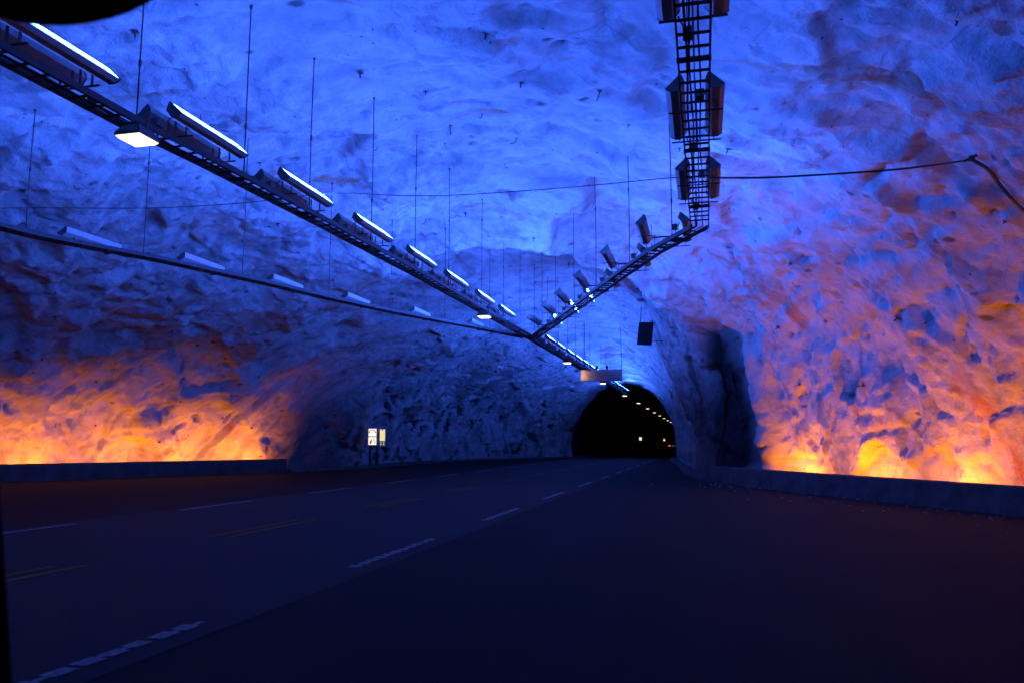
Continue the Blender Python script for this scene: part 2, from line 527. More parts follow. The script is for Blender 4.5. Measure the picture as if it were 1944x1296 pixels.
def dash_mesh(name, mat, w, length, ribs):
    mb = MB()
    if not ribs: mb.box((0, length / 2, 0.001), (w, length, 0.002))
    else:
        r_ = random.Random(ribs)
        k = 0.12
        while k < length - .1:
            mb.box((r_.uniform(-.008, .008), k, 0.0015), (w * r_.uniform(.85, 1.08), r_.uniform(.13, .22), 0.003)); k += 0.27 + r_.uniform(-.03, .03)
            if r_.random() < .6: mb.box((r_.uniform(-.02, .02), k - .14, 0.0005), (w * .4, .16, 0.001))
    return mb.mesh(name, mat)
dashes = [dash_mesh('edge_dash', M['paint'], 0.14, 3.0, q_) for q_ in (3, 8, 14)]
dash_l = dash_mesh('edge_dash', M['paint'], 0.13, 3.0, 0)
dash_y = dash_mesh('centre_dash', M['yellow'], 0.11, 3.0, 0)
for k in range(-1, 24):
    link('edge_dash', dashes[k % 3], road, (-4.28, 3.2 + 6.1 * k, 0.0085))
    link('edge_dash', dash_l, road, (-11.66, 3.9 + 6.1 * k, 0.0085))
    link('centre_dash', dash_y, road, (-7.62, 5.7 + 6.15 * k, 0.0085))
    link('centre_dash', dash_y, road, (-7.94, 5.55 + 6.15 * k, 0.0085))

kerb_prof = [(0, -0.05), (0, 0.11), (0.02, 0.13), (0.25, 0.135), (3.0, 0.15), (3.0, -0.05)]
mb = MB(); mb.sweep([(-0.16, 32.25), (-0.97, 39.8), (-1.6, 51.5), (-2.75, 67), (-3.15, 78), (-3.15, 420)], kerb_prof)
tag(mb.build('kerb_footway', M['kerb']), kind='structure')
mb = MB(); mb.sweep([(-12.0, 420), (-12.0, 78), (-14.9, 72), (-17.6, 66), (-19.3, 59), (-19.5, 52), (-19.1, 45), (-19.6, 41), (-20.6, 37.3)], kerb_prof)
tag(mb.build('kerb_footway', M['kerb']), kind='structure')

# ------------------------------------------------------------------ concrete barriers
def smooth_line(pts, n=60):
    a = np.array(pts, float)
    d_ = np.concatenate([[0], np.cumsum(np.hypot(np.diff(a[:, 0]), np.diff(a[:, 1])))])
    q_ = np.linspace(0, d_[-1], n)
    x_, y_ = np.interp(q_, d_, a[:, 0]), np.interp(q_, d_, a[:, 1])
    for _ in range(3):
        x_[1:-1] = (x_[:-2] + 2 * x_[1:-1] + x_[2:]) / 4; y_[1:-1] = (y_[:-2] + 2 * y_[1:-1] + y_[2:]) / 4
    return list(zip(x_, y_))
def barrier(pts, side, label, h):
    prof = [(0, -0.03), (0.02 * side, 0.10), (0.07 * side, h - 0.03), (0.10 * side, h), (0.24 * side, h), (0.26 * side, h - 0.03), (0.28 * side, -0.03)]
    mb = MB(); mb.sweep(smooth_line(pts), prof)
    b = mb.build('concrete_barrier', M['concrete'])
    return tag(b, label, 'barrier', 'low walls hiding the orange lights')
barrier([(9.9, 2), (9.3, 10.5), (6.41, 18.74), (3.05, 25.43), (1.1, 29.9), (0.55, 31.0), (-0.05, 32.2)], 1, 'low grey concrete barrier curving in front of the orange lit right bay wall', 0.63)
barrier([(-31.3, 6), (-30.8, 12), (-29.2, 18.5), (-26.4, 25.4), (-21.2, 36.3), (-20.8, 37.2)], -1, 'low grey concrete barrier across the far side of the road beneath the orange lit wall', 0.69)

mb = MB()
rg_ = random.Random(4)
for k in range(170):
    t = rg_.uniform(9, 31)
    edge_x = np.interp(t, [10.5, 18.74, 25.43, 29.6], [9.3, 6.41, 3.05, 1.25])
    x_ = edge_x - abs(rg_.gauss(0, 1.3)) - 0.06
    r_ = rg_.uniform(.008, .03)
    mb.box((x_, t, r_ * .5), (r_ * 2, r_ * 1.6, r_ * 1.3), Matrix.Rotation(rg_.uniform(0, 3), 3, 'Z') @ Matrix.Rotation(rg_.uniform(-.4, .4), 3, 'X'))
tag(mb.build('gravel', simple('pale_grit', (.22, .21, .2), .9, 0, .4, 30)), 'loose pale grit lying along the right barrier', 'gravel', kind='stuff')

# ------------------------------------------------------------------ floodlights (trough with a glowing face)
TILT = R(54)
AX = Vector((math.cos(TILT), 0, -math.sin(TILT))); NX = Vector((math.sin(TILT), 0, math.cos(TILT)))
def trough(tilt, cx, cz, length, lit, name_lit, body_mat, lip=0.0):
    ax = (math.cos(tilt), -math.sin(tilt)); nx = (math.sin(tilt), math.cos(tilt))
    def P2(a, b): return (cx + ax[0] * a + nx[0] * b, cz + ax[1] * a + nx[1] * b)
    w = 0.13; D = 0.115; bw = 0.07
    outer = [P2(w, lip), P2(w, -0.03), P2(bw, -D), P2(-bw, -D), P2(-w, -0.03), P2(-w, 0)]
    inner = [P2(-w + .008, 0), P2(-w + .008, -0.03), P2(-bw + .01, -D + .015), P2(bw - .01, -D + .015), P2(w - .008, -0.03), P2(w - .008, lip)]
    hb = MB(); n_ = 6
    vs_ = [(x_, y_, z_) for y_ in (-length / 2, length / 2) for x_, z_ in outer]
    hb.add(vs_, [(k_, k_ + 1, k_ + 7, k_ + 6) for k_ in range(5)])
    rb = MB()
    vs_ = [(x_, y_, z_) for y_ in (-length / 2 + .004, length / 2 - .004) for x_, z_ in inner]
    rb.add(vs_, [(k_, k_ + 1, k_ + 7, k_ + 6) for k_ in range(5)] + [tuple(range(6)), tuple(range(6, 12))])
    for sg in (-1, 1):   # rim closing housing and reflector
        k_ = 5 if sg > 0 else 0
        m_ = 0 if sg > 0 else 5
        rb.add([(outer[m_][0], -length / 2, outer[m_][1]), (outer[m_][0], length / 2, outer[m_][1]), (inner[k_][0], length / 2 - .004, inner[k_][1]), (inner[k_][0], -length / 2 + .004, inner[k_][1])], [(0, 1, 2, 3)])
    caps = []
    for sg in (-1, 1):
        cb = MB(); caps.append(cb)
        cb.prism([P2(w + .006, lip + .004), P2(w + .006, -0.032), P2(bw + .003, -D - .006), P2(-bw - .003, -D - .006), P2(-w - .006, -0.032), P2(-w - .006, .004)],
                 sg * (length / 2 + 0.001), sg * (length / 2 + 0.02))
    lb = MB()
    a, b = P2(.098, -.055), P2(-.098, -.055)
    y = length / 2 - 0.02
    lb.add([(a[0], -y, a[1]), (a[0], y, a[1]), (b[0], y, b[1]), (b[0], -y, b[1])], [(0, 1, 2, 3)])
    lm = lb.mesh(name_lit, lit)
    n = lm.polygons[0].normal
    if n.x * nx[0] + n.z * nx[1] < 0: lm.flip_normals()
    return (hb.mesh('housing', body_mat), rb.mesh('reflector', M['reflector'])), [c_.mesh('end_cap', M['dark_steel']) for c_ in caps], lm

L_LAMP = 1.7
mh, mc, ml = trough(TILT, 0.27, 0.33, L_LAMP, M['blue_lit'], 'glowing_face', M['housing'], 0.05)
mh2, mc2, ml2 = trough(R(74), 0.27, 0.34, L_LAMP, M['blue_lit'], 'glowing_face', M['housing'], 0.0)
mh4, mc4, ml4 = trough(TILT, 0.27, 0.33, L_LAMP, M['blue_weak'], 'glowing_face', M['housing'], 0.05)
mh3, mc3, ml3 = trough(R(32), 0.22, 0.25, L_LAMP, M['blue_weak'], 'glowing_face', M['housing'], 0.0)
bb = MB()
bb.box((0.16, 0, 0.035), (0.40, 0.035, 0.012))
bb.box((0.245, 0, 0.11), (0.012, 0.034, 0.14))
bb.box((0.06, 0, 0.16), (0.012, 0.034, 0.24))
mbr = bb.mesh('bracket', M['steel'])
mbr3 = MB().box((0.14, 0, 0.04), (0.34, 0.035, 0.03)).box((0.17, 0, 0.09), (0.03, 0.033, 0.10)).mesh('bracket', M['steel'])
jb = MB(); jb.box((0.06, -L_LAMP / 2 - 0.10, 0.09), (0.11, 0.15, 0.10)); jb.tube([(0.06, -L_LAMP / 2 - 0.03, 0.1), (0.12, -L_LAMP / 2 + 0.02, 0.14), (0.16, -L_LAMP / 2 + 0.05, 0.22)], 0.012, 5)
mj = jb.mesh('junction_box', M['dark_steel'])

arm_mesh = MB().box((0, 0, 0), (0.34, 0.04, 0.03)).mesh('support_arm', M['steel'])
NUM = ['first', 'second', 'third', 'fourth', 'fifth', 'sixth', 'seventh', 'eighth', 'ninth', 'tenth', 'eleventh', 'twelfth', 'thirteenth', 'fourteenth',
       'fifteenth', 'sixteenth', 'seventeenth', 'eighteenth', 'nineteenth', 'twentieth', 'twenty-first', 'twenty-second', 'twenty-third', 'twenty-fourth', 'twenty-fifth', 'twenty-sixth', 'twenty-seventh', 'twenty-eighth']
def floodlight(loc, facing, label, group, offset=0.0, steep=False):
    A_, B_, C_ = {0: (mh, mc, ml), 1: (mh2, mc2, ml2), 2: (mh3, mc3, ml3), 3: (mh4, mc4, ml4)}[int(steep)]
    o = empty('floodlight', loc, 0.0 if facing > 0 else math.pi)
    tag(o, label, 'floodlight', group)
    dx = offset
    for nm, me in (('housing', A_[0]), ('reflector', A_[1]), ('end_cap', B_[0]), ('end_cap', B_[1]), ('glowing_face', C_), ('junction_box', mj)):
        link(nm, me, o, (dx, 0, 0))
    for y in (-0.55, 0.55): link('bracket', mbr3 if steep == 2 else mbr, o, (dx, y, 0))
    if offset > 0.05:
        for y in (-0.45, 0.45): link('support_arm', arm_mesh, o, (offset / 2, y, 0.02))
    return o

ZL = 5.95
main_line = [(-8.0, -6), (-7.75, 4), (-7.66, 7.12), (-7.62, 9.22), (-7.51, 10.68), (-7.36, 14.36), (-7.2, 19.4), (-7.15, 24.44), (-7.05, 32.92), (-7.05, 42.8), (-6.98, 78.0)]
right_line = [(0.02, -4), (0.02, 10.2), (0.05, 16.35)]
right_diag = [(0.05, 16.35), (-0.95, 18.2), (-1.98, 20.64), (-3.78, 25.04), (-6.95, 32.75)]
left_line = [(-14.2, 0), (-14.15, 10), (-14.0, 12.96), (-13.8, 13.9), (-12.8, 16.16), (-11.77, 19.36), (-11.05, 22.2), (-10.14, 25.02), (-8.49, 29.02), (-7.2, 32.5)]
def on(line, t):
    a = np.array(line); return float(np.interp(t, a[:, 1], a[:, 0]))

# middle ladder: pairs every 2.9 m
mts = [7.55 - 2.9 * 2, 7.55 - 2.9, 7.47, 10.3, 13.15, 16.05, 18.95, 21.8, 24.85, 27.7] + [35.9 + 2.85 * k for k in range(14)]
for i, t in enumerate(mts):
    s = on(main_line, t)
    floodlight((s, t, ZL + 0.03), 1, 'long floodlight glowing on the right edge of the middle cable ladder, %s along it' % NUM[i], 'floodlights on the cable ladders')
    floodlight((s, t, ZL + 0.03), -1, 'long floodlight turned to the left on the middle cable ladder, %s along it' % NUM[i], 'floodlights on the cable ladders')
# right ladder: straight stretch overhead, then the slanting stretch
for i, t in enumerate([0.6, 3.5, 7.6, 11.15, 14.35]):
    s = on(right_line, t)
    floodlight((s, t, ZL + 0.03), 1, 'floodlight turned right on the overhead straight of the right ladder, %s along it' % NUM[i], 'floodlights on the cable ladders', 0.0, 3)
    floodlight((s, t, ZL + 0.03), -1, 'floodlight turned left on the overhead straight of the right ladder, %s along it' % NUM[i], 'floodlights on the cable ladders', 0.0, 3)
for i, t in enumerate([17.75, 20.2, 22.9, 25.4, 27.5, 30.1]):
    s = on(right_diag, t)
    floodlight((s, t, ZL + 0.05), 1, 'floodlight set crosswise on the slanting right ladder and turned right, %s from its bend' % NUM[i], 'floodlights on the cable ladders', 0.18, i >= 3)
    floodlight((s, t, ZL + 0.05), -1, 'floodlight set crosswise on the slanting right ladder and turned left, %s from its bend' % NUM[i], 'floodlights on the cable ladders', 0.22)
for i, t in enumerate([3.5, 6.4, 9.2, 12.1, 15.0, 17.7, 20.5, 23.5, 26.5, 29.5]):
    s = on(left_line, t)
    floodlight((s, t, ZL - 0.03), -1, 'floodlight turned to the rock on the left cable ladder, %s along it' % NUM[i], 'floodlights on the cable ladders', 0.05, 2)

# ------------------------------------------------------------------ cable ladders with rungs, cables and hanger rods
rung_mesh = MB().box((0, 0, 0), (0.34, 0.035, 0.022)).mesh('rung', M['steel'])
def densify(line, step=0.5):
    a = np.array(line, float)
    d_ = np.concatenate([[0], np.cumsum(np.hypot(np.diff(a[:, 0]), np.diff(a[:, 1])))])
    n = max(2, int(d_[-1] / step))
    q_ = np.linspace(0, d_[-1], n)
    return [(float(x_), float(y_)) for x_, y_ in zip(np.interp(q_, d_, a[:, 0]), np.interp(q_, d_, a[:, 1]))], d_[-1]
def ladder(lines, label, rods, pitch=0.3, rung_from=3.0, rod_side=0.0):
    root = empty('cable_ladder', (lines[0][0][0], lines[0][0][1], ZL))
    tag(root, label, 'cable ladder', 'cable ladders hung under the roof')
    org = root.location
    for line in lines:
        pts, total = densify(line)
        for sg in (-1, 1):
            mb = MB(org)
            mb.sweep(pts, [(sg * 0.168, ZL - 0.05), (sg * 0.168, ZL + 0.04), (sg * 0.190, ZL + 0.04), (sg * 0.190, ZL - 0.05)])
            # fix the profile height relative to the ladder (sweep works on absolute z)
            mb.build('rail', M['steel'], root)
        n = int(total / pitch)
        a = np.array(line, float)
        d_ = np.concatenate([[0], np.cumsum(np.hypot(np.diff(a[:, 0]), np.diff(a[:, 1])))])
        for k in range(1, n):
            q_ = k * pitch
            x_, y_ = np.interp(q_, d_, a[:, 0]), np.interp(q_, d_, a[:, 1])
            if y_ < rung_from: continue
            j = min(len(a) - 2, int(np.searchsorted(d_, q_) - 1))
            hd = math.atan2(a[j + 1, 1] - a[j, 1], a[j + 1, 0] - a[j, 0]) - math.pi / 2
            link('rung', rung_mesh, root, Vector((x_, y_, ZL - 0.02)) - org, (0, 0, hd))
        for c in range(3):
            mb = MB(org); ofs = (-0.09, -0.045, 0.06)[c]; ph = random.random() * 6
            cp = []
            for i, (x_, y_) in enumerate(pts):
                cp.append((x_ + ofs + 0.012 * math.sin(i * 0.9 + ph), y_, ZL + 0.008 + 0.008 * math.sin(i * 1.7 + ph)))
            mb.tube(cp, (0.016, 0.012, 0.011)[c], 5)
            mb.build('cable', M['cable'], root)
    for (s, t) in rods:
        top = roof_z(s, t) + 0.06
        mb = MB(org)
        k = random.uniform(-0.02, 0.02)
        mb.tube([(s, t, ZL + 0.02), (s + k, t, (ZL + top) / 2), (s, t, top)], 0.0115, 5)
        zk = random.uniform(ZL + 0.8, top - 0.8)
        mb.tube([(s + k * .5, t, zk), (s + k * .5, t, zk + 0.09)], 0.022, 6)
        mb.tube([(s, t, top - 0.10), (s, t, top)], 0.028, 6)
        mb.box((s, t, ZL + 0.03), (0.40, 0.05, 0.05))
        mb.build('hanger_rod', M['steel'], root)
    return root
mr = [4.0, 6.5, 9.1, 11.55, 13.7, 16.45, 19.1, 21.8, 25.3, 28.2, 30.8, 33.5, 36.5, 39.4, 42.2, 45.1, 48, 50.8, 56.5, 59.4, 62.2, 65, 68, 71, 74]
ladder([main_line], 'long cable ladder running over the middle of the road into the tunnel', [(on(main_line, t), t) for t in mr])
ladder([right_line, right_diag], 'cable ladder coming from overhead, bending and slanting to the middle ladder', [(on(right_line, t), t) for t in (3, 6, 9, 12, 15)] + [(on(right_diag, t), t) for t in (17.46, 20.0, 23.1, 25.7, 28.45, 30.9)])
ladder([left_line], 'thin cable ladder sweeping along the left rock wall to the junction', [(on(left_line, t), t) for t in (8, 10.8, 13.5, 15.92, 18.67, 22.0, 24.8, 27.4, 30)])
# ------------------------------------------------------------------ white road lamps
wh = MB()
wh.add([(-.24, -.25, .0), (.24, -.25, .0), (.24, .25, .0), (-.24, .25, .0), (-.24, -.25, .05), (.24, -.25, .05), (.24, .25, .05), (-.24, .25, .05), (-.15, -.16, .19), (.15, -.16, .19), (.15, .16, .19), (-.15, .16, .19)],
       [(0, 1, 5, 4), (1, 2, 6, 5), (2, 3, 7, 6), (3, 0, 4, 7), (4, 5, 9, 8), (5, 6, 10, 9), (6, 7, 11, 10), (7, 4, 8, 11), (8, 9, 10, 11), (3, 2, 1, 0)])
m_wh = wh.mesh('housing', M['dark_steel'])
wl = MB()
wl.add([(-.225, -.235, -.004), (.225, -.235, -.004), (.225, .235, -.004), (-.225, .235, -.004), (-.19, -.2, -.045), (.19, -.2, -.045), (.19, .2, -.045), (-.19, .2, -.045)],
       [(0, 4, 5, 1), (1, 5, 6, 2), (2, 6, 7, 3), (3, 7, 4, 0), (4, 7, 6, 5), (0, 1, 2, 3)])
m_wl = wl.mesh('glass_bowl', M['warm_lit'])
wa = MB()
for x_ in (-.17, .17): wa.box((x_, 0, .17), (.02, .04, .24))
m_wa = wa.mesh('hanger', M['steel'])
white_ts = [9.0, 25.2, 41.3, 56.5, 72.3] + [86.6 + 14.3 * k for k in range(22)]
for i, t in enumerate(white_ts):
    s = on(main_line, t) + 0.12 if t < 78 else -6.75
    o = empty('road_lamp', (s, t, 5.70)); o.scale = (0.84, 0.84, 0.84)
    where = ['hanging under the nearest stretch of the middle cable ladder', 'just before the junction of the three ladders', 'in front of the blank sign board', 'just behind the blank sign board', 'right at the dark tunnel mouth']
    if t < 78: tag(o, 'square white road lamp ' + where[i], 'lamp', 'white road lamps')
    else: tag(o, 'small white road lamp in the row receding into the dark tunnel, number %s inside' % NUM[i - 5], 'lamp', 'white road lamps')
    link('housing', m_wh, o); link('glass_bowl', m_wl, o); link('hanger', m_wa, o)
    if t > 78:
        k = MB(o.location); k.tube([(s, t, 5.94), (s, t, 7.6)], 0.012, 5); k.build('hanger_rod', M['steel'], o)

# ------------------------------------------------------------------ orange floodlights behind the barriers
oh2, oc2, ol2 = trough(R(52), 0.0, 0.20, 1.5, M['orange_lit'], 'glowing_face', M['housing'])
oh, oc, ol = trough(R(33), 0.0, 0.26, 1.3, M['orange_lit'], 'glowing_face', M['housing'])
ob = MB()
ob.box((0.0, 0, 0.03), (0.3, 0.06, 0.06)); ob.box((-0.03, 0, 0.1), (0.04, 0.04, 0.16))
obr = ob.mesh('foot', M['steel'])
def orange(x_, y_, heading, label):
    o = empty('orange_floodlight', (x_, y_, 0.0), heading)
    tag(o, label, 'floodlight', 'orange floodlights behind the barriers')
    a_, b_, c_ = (oh, oc, ol) if x_ > 0 else (oh2, oc2, ol2)
    link('housing', a_[0], o); link('reflector', a_[1], o); link('end_cap', b_[0], o); link('end_cap', b_[1], o); link('glowing_face', c_, o); link('foot', obr, o, (0, -.35, 0)); link('foot', obr, o, (0, .35, 0))
for i, (x_, y_) in enumerate([(9.9, 12.8), (8.6, 16.2), (7.2, 19.0), (5.75, 21.9), (4.3, 24.8), (2.85, 28.0)]):
    orange(x_, y_, R(26), 'orange floodlight on the ground behind the right barrier, %s from the camera' % NUM[i])
for i, (x_, y_) in enumerate([(-31.3, 13.5), (-30.4, 17.2), (-29.2, 20.5), (-27.7, 23.8), (-26.2, 27.0), (-24.6, 30.3), (-23.2, 33.2), (-22.1, 35.6)]):
    orange(x_ - 0.15, y_ + 0.1, math.pi - R(26), 'orange floodlight on the ground behind the left barrier, %s from its near end' % NUM[i])

# ------------------------------------------------------------------ wire across the hall and the cable on the right wall
def wire(name, label, pts, r, steel):
    mb = MB(pts[0])
    fine = []
    for i in range(len(pts) - 1):
        a, b = Vector(pts[i]), Vector(pts[i + 1])
        for k in range(4): fine.append(a.lerp(b, k / 4))
    fine.append(Vector(pts[-1]))
    for _ in range(2):
        fine = [fine[0]] + [(fine[i - 1] + 2 * fine[i] + fine[i + 1]) / 4 for i in range(1, len(fine) - 1)] + [fine[-1]]
    mb.tube(fine, r, 6)
    o = link(name, mb.mesh(name, steel, True)); o.location = pts[0]
    return tag(o, label, 'cable')
wire('support_wire', 'thin wire slung across the hall from the left ladder rods to the right ladder',
     [(-15.5, 13.6, 6.62), (-13.68, 13.6, 6.51), (-10.87, 13.6, 6.29), (-8.57, 13.6, 6.25), (-6.81, 13.6, 6.34), (-5.5, 13.6, 6.16), (-4.3, 13.6, 6.08), (-2.03, 13.6, 6.07), (-0.27, 13.6, 6.12), (0.0, 13.6, 6.05)], 0.008, M['steel'])
def wall_hit(px_dir):
    """first rock vertex near a direction from the viewpoint"""
    v = Pd.reshape(-1, 3) - np.array(EYE)
    n = v / np.linalg.norm(v, axis=1)[:, None]
    i = int(np.argmax(n @ np.array(px_dir)))
    return Vector(Pd.reshape(-1, 3)[i]), Vector(nrm.reshape(-1, 3)[i])
def look(px, py):
    d_ = Vector(((px - 972) / 1500, (648 - py) / 1500, -1)).normalized()
    return CAM_M.to_3x3() @ d_
anchor, an = wall_hit(look(1850, 298))
wire('power_cable', 'black cable strung from the right ladder to a hook high on the right wall',
     [(0.2, 13.6, 6.06), (1.12, 13.62, 5.99), (2.05, 13.65, 5.98), (3.18, 13.68, 5.98), tuple(Vector((3.18, 13.68, 5.98)).lerp(anchor + an * 0.1, 0.6)), tuple(anchor + an * 0.08)], 0.017, M['cable'])
dn = [anchor + an * 0.07]
for px, py in ((1878, 318), (1900, 345), (1920, 368), (1944, 392), (1975, 425), (2010, 470)):
    h_, n_ = wall_hit(look(px, py)); dn.append(h_ + n_ * 0.06)
wire('conduit_cable', 'thick dark cable running down the right rock wall from the hook', [tuple(v_) for v_ in dn], 0.034, M['cable'])
mb = MB(anchor)
mb.box(anchor + an * 0.05, (0.09, 0.09, 0.09)); mb.tube([anchor, anchor + an * 0.25 + Vector((0.1, 0, 0.14))], 0.016, 6); mb.tube([anchor + Vector((0, -.2, -.05)), anchor + an * 0.25 + Vector((-.1, -.2, .05))], 0.025, 6)
hk = link('cable_hook', mb.mesh('cable_hook', M['bolt'])); hk.location = anchor
tag(hk, 'dark steel hook and clamp holding the cable on the right wall', 'hook')

# ------------------------------------------------------------------ rock bolts, parts of the cave wall
bolt_meshes = []
m1 = MB(); m1.box((0, 0, 0.01), (0.16, 0.16, 0.012)); m1.tube([(0, 0, 0), (0, 0, 0.16)], 0.022, 6); bolt_meshes.append(m1.mesh('rock_bolt', M['bolt']))
m1 = MB(); m1.tube([(0, 0, -.05), (0.01, 0, 0.12), (0.10, 0.02, 0.24), (0.26, 0.03, 0.27)], 0.018, 6); bolt_meshes.append(m1.mesh('rock_bolt', M['bolt']))
m1 = MB(); m1.box((0, 0, 0.01), (0.13, 0.13, 0.012), Matrix.Rotation(0.7, 3, 'Z')); m1.tube([(0, 0, 0), (0.05, 0, 0.32)], 0.016, 6); bolt_meshes.append(m1.mesh('rock_bolt', M['bolt']))
rs = np.random.RandomState(5)
cands = np.argwhere((T > 9) & (T < 64) & (Z > 1.3))
pick = cands[rs.permutation(len(cands))]
placed = []
for i, j in pick:
    P_ = Vector(Pd[i, j]); n_ = Vector(nrm[i, j])
    if (EYE - P_).dot(n_) < 0: continue
    if any((P_ - b_).length < 1.5 for b_ in placed): continue
    placed.append(P_)
    q_ = n_.to_track_quat('Z', 'Y').to_euler()
    o = link('rock_bolt', bolt_meshes[rs.choice([0, 0, 1, 2])], cave, P_, q_)
    k = rs.uniform(0.4, 0.85); o.scale = (k, k, k)
    o.rotation_euler.rotate_axis('Z', rs.uniform(0, 6.28))
    if len(placed) >= 260: break

# ------------------------------------------------------------------ blank lit sign board over the road
o = empty('sign_board', (-5.8, 47.0, 5.1))
tag(o, 'wide blank grey sign board, warmly lit at its left end, before the tunnel mouth', 'sign')
mb = MB(o.location)
x0, x1, z0, z1, y0 = -7.08, -4.6, 5.15, 5.83, 47.0
mb.box(((x0 + x1) / 2, y0 + .2, (z0 + z1) / 2), (x1 - x0, .02, z1 - z0))
mb.box(((x0 + x1) / 2, y0 + .1, z0 + .01), (x1 - x0, .18, .02)); mb.box(((x0 + x1) / 2, y0 + .1, z1 - .01), (x1 - x0, .18, .02))
mb.box((x0 + .01, y0 + .1, (z0 + z1) / 2), (.02, .178, z1 - z0 - .045)); mb.box((x1 - .01, y0 + .1, (z0 + z1) / 2), (.02, .178, z1 - z0 - .045))
mb.build('housing', simple('pale_sign_case', (0.6, 0.6, 0.6), 0.6, 0, 0.1), o)
m, nt, out = new_mat('milky_sign_face')
tr = N(nt, 'ShaderNodeBsdfTranslucent'); tr.inputs['Color'].default_value = (0.75, 0.72, 0.70, 1)
df = N(nt, 'ShaderNodeBsdfDiffuse'); df.inputs['Color'].default_value = (0.6, 0.6, 0.6, 1)
mx = N(nt, 'ShaderNodeMixShader'); mx.inputs[0].default_value = 0.6
nt.links.new(df.outputs[0], mx.inputs[1]); nt.links.new(tr.outputs[0], mx.inputs[2]); nt.links.new(mx.outputs[0], out.inputs['Surface'])
mb = MB(o.location); mb.box(((x0 + x1) / 2, y0, (z0 + z1) / 2), (x1 - x0, .008, z1 - z0)); mb.build('face', m, o)
mb = MB(o.location); mb.tube([(x0 + .12, y0 + .12, z0 + .1), (x0 + .12, y0 + .12, z1 - .1)], .02, 8); mb.build('tube_lamp', emit('warm_tube_lamp', (1.0, .52, .24), 60.0), o)
mb = MB(o.location)
for x_ in (x0 + .25, x1 - .04): mb.tube([(x_, y0 + .1, z1), (x_, y0 + .1, roof_z(x_, 47.1) + .05)], .022, 6)
mb.build('hanger_rod', M['steel'], o)
mb = MB(o.location)
for x_ in (-6.1, -5.5): mb.box((x_, y0 + .1, z1 + .14), (.14, .1, .2)); mb.tube([(x_, y0 + .1, z1), (x_, y0 + .1, z1 + .3)], .02, 5)
mb.build('bracket', M['steel'], o)

# ------------------------------------------------------------------ emergency telephone signs
white_lit = emit('lit_white_sign', (1.0, 0.90, 0.74), 1.3)
cream_lit = emit('lit_cream_sign', (1.0, 0.80, 0.42), 0.9)
green_lit = emit('lit_green_sign', (0.02, 0.16, 0.05), 0.5)
red_paint = emit('lit_red_mark', (0.75, 0.06, 0.02), 0.8)
def sos(x_, y_, label, z=1.3):
    o = empty('emergency_sign', (x_, y_, 0.0)); tag(o, label, 'sign', 'lit emergency telephone signs')
    L = o.location
    mb = MB(L); mb.box((x_, y_ + .11, z + .56), (.66, .2, 1.12)); mb.build('housing', M['housing'], o, bevel=.03)
    mb = MB(L)
    for a, w_ in ((-.30, .03), (.30, .03)): mb.box((x_ + a, y_ - .004, z + .56), (.02, .02, 1.04))
    for b in (.05, .56, 1.07): mb.box((x_, y_ - .004, z + b), (.62, .018, .03))
    mb.build('frame', simple('grey_sign_frame', (.45, .42, .45), .5), o)
    for b, nm in ((.815, 'telephone_panel'), (.305, 'extinguisher_panel')):
        mb = MB(L); mb.box((x_, y_ - .002, z + b), (.50, .012, .45)); pn = mb.build(nm, white_lit, o)
        mb = MB(L)
        if nm == 'telephone_panel':   # handset: arch with two cups over a dial body
            pts = [(x_ + .2 * math.cos(k), y_ - .012, z + b + .02 + .14 * math.sin(k)) for k in [math.pi * j / 8 for j in range(9)]]
            mb.tube(pts, .03, 6); mb.box((x_ - .19, y_ - .012, z + b), (.09, .02, .07)); mb.box((x_ + .19, y_ - .012, z + b), (.09, .02, .07))
        else:                         # leaning extinguisher with its hose
            mb.tube([(x_ - .14, y_ - .012, z + b - .16), (x_ - .06, y_ - .012, z + b + .03)], .065, 8)
            mb.tube([(x_ - .06, y_ - .012, z + b + .03), (x_ - .03, y_ - .012, z + b + .1)], .03, 6)
            pts = [(x_ - .02 + .2 * math.sin(k), y_ - .012, z + b - .06 + .2 * math.cos(k)) for k in [0.1 + 2.0 * j / 8 for j in range(9)]]
            mb.tube(pts, .026, 6)
        c = mb.build('red_symbol', red_paint, pn)
    mb = MB(L); mb.box((x_ + .62, y_ + .12, z + .50), (.36, .1, 1.06)); mb.build('side_case', M['housing'], o)
    mb = MB(L); mb.box((x_ + .62, y_ + .064, z + .66), (.33, .01, .70)); mb.build('exit_panel', cream_lit, o)
    mb = MB(L); mb.box((x_ + .62, y_ + .064, z + .155), (.33, .01, .26)); gp = mb.build('green_panel', green_lit, o)
    mb = MB(L)
    for a in (-.09, .09):
        for b in (.09, .2): mb.box((x_ + .62 + a, y_ + .057, z + b), (.07, .006, .03))
    mb.build('white_mark', white_lit, gp)
    mb = MB(L); mb.box((x_ + .62, y_ + .057, z + .97), (.08, .006, .07)); mb.build('dark_mark', M['soft_black'], o)
    mb = MB(L); mb.box((x_ - .2, y_ + .16, z / 2), (.08, .08, z)); mb.box((x_ + .25, y_ + .16, z / 2), (.08, .08, z)); mb.box((x_ + .35, y_ + .19, z + .5), (.7, .04, .06))
    mb.build('post', M['soft_black'], o)
sos(-19.55, 45.0, 'lit emergency sign with red telephone and extinguisher symbols by the left rock wall')
def small_sign(x_, y_, label):
    o = empty('tunnel_sign', (x_, y_, 1.8)); tag(o, label, 'sign', 'small lit signs in the tunnel')
    L = o.location
    mb = MB(L); mb.box((x_, y_ + .08, 2.15), (.56, .14, .72)); mb.build('housing', M['housing'], o, bevel=.02)
    mb = MB(L); mb.box((x_, y_ + .004, 2.15), (.48, .012, .62)); mb.build('lit_panel', emit('lit_warm_sign', (1.0, .72, .36), 1.2), o)
    mb = MB(L); mb.box((x_ - .5, y_ + .1, 2.15), (.9, .04, .05)); mb.build('bracket', M['steel'], o)
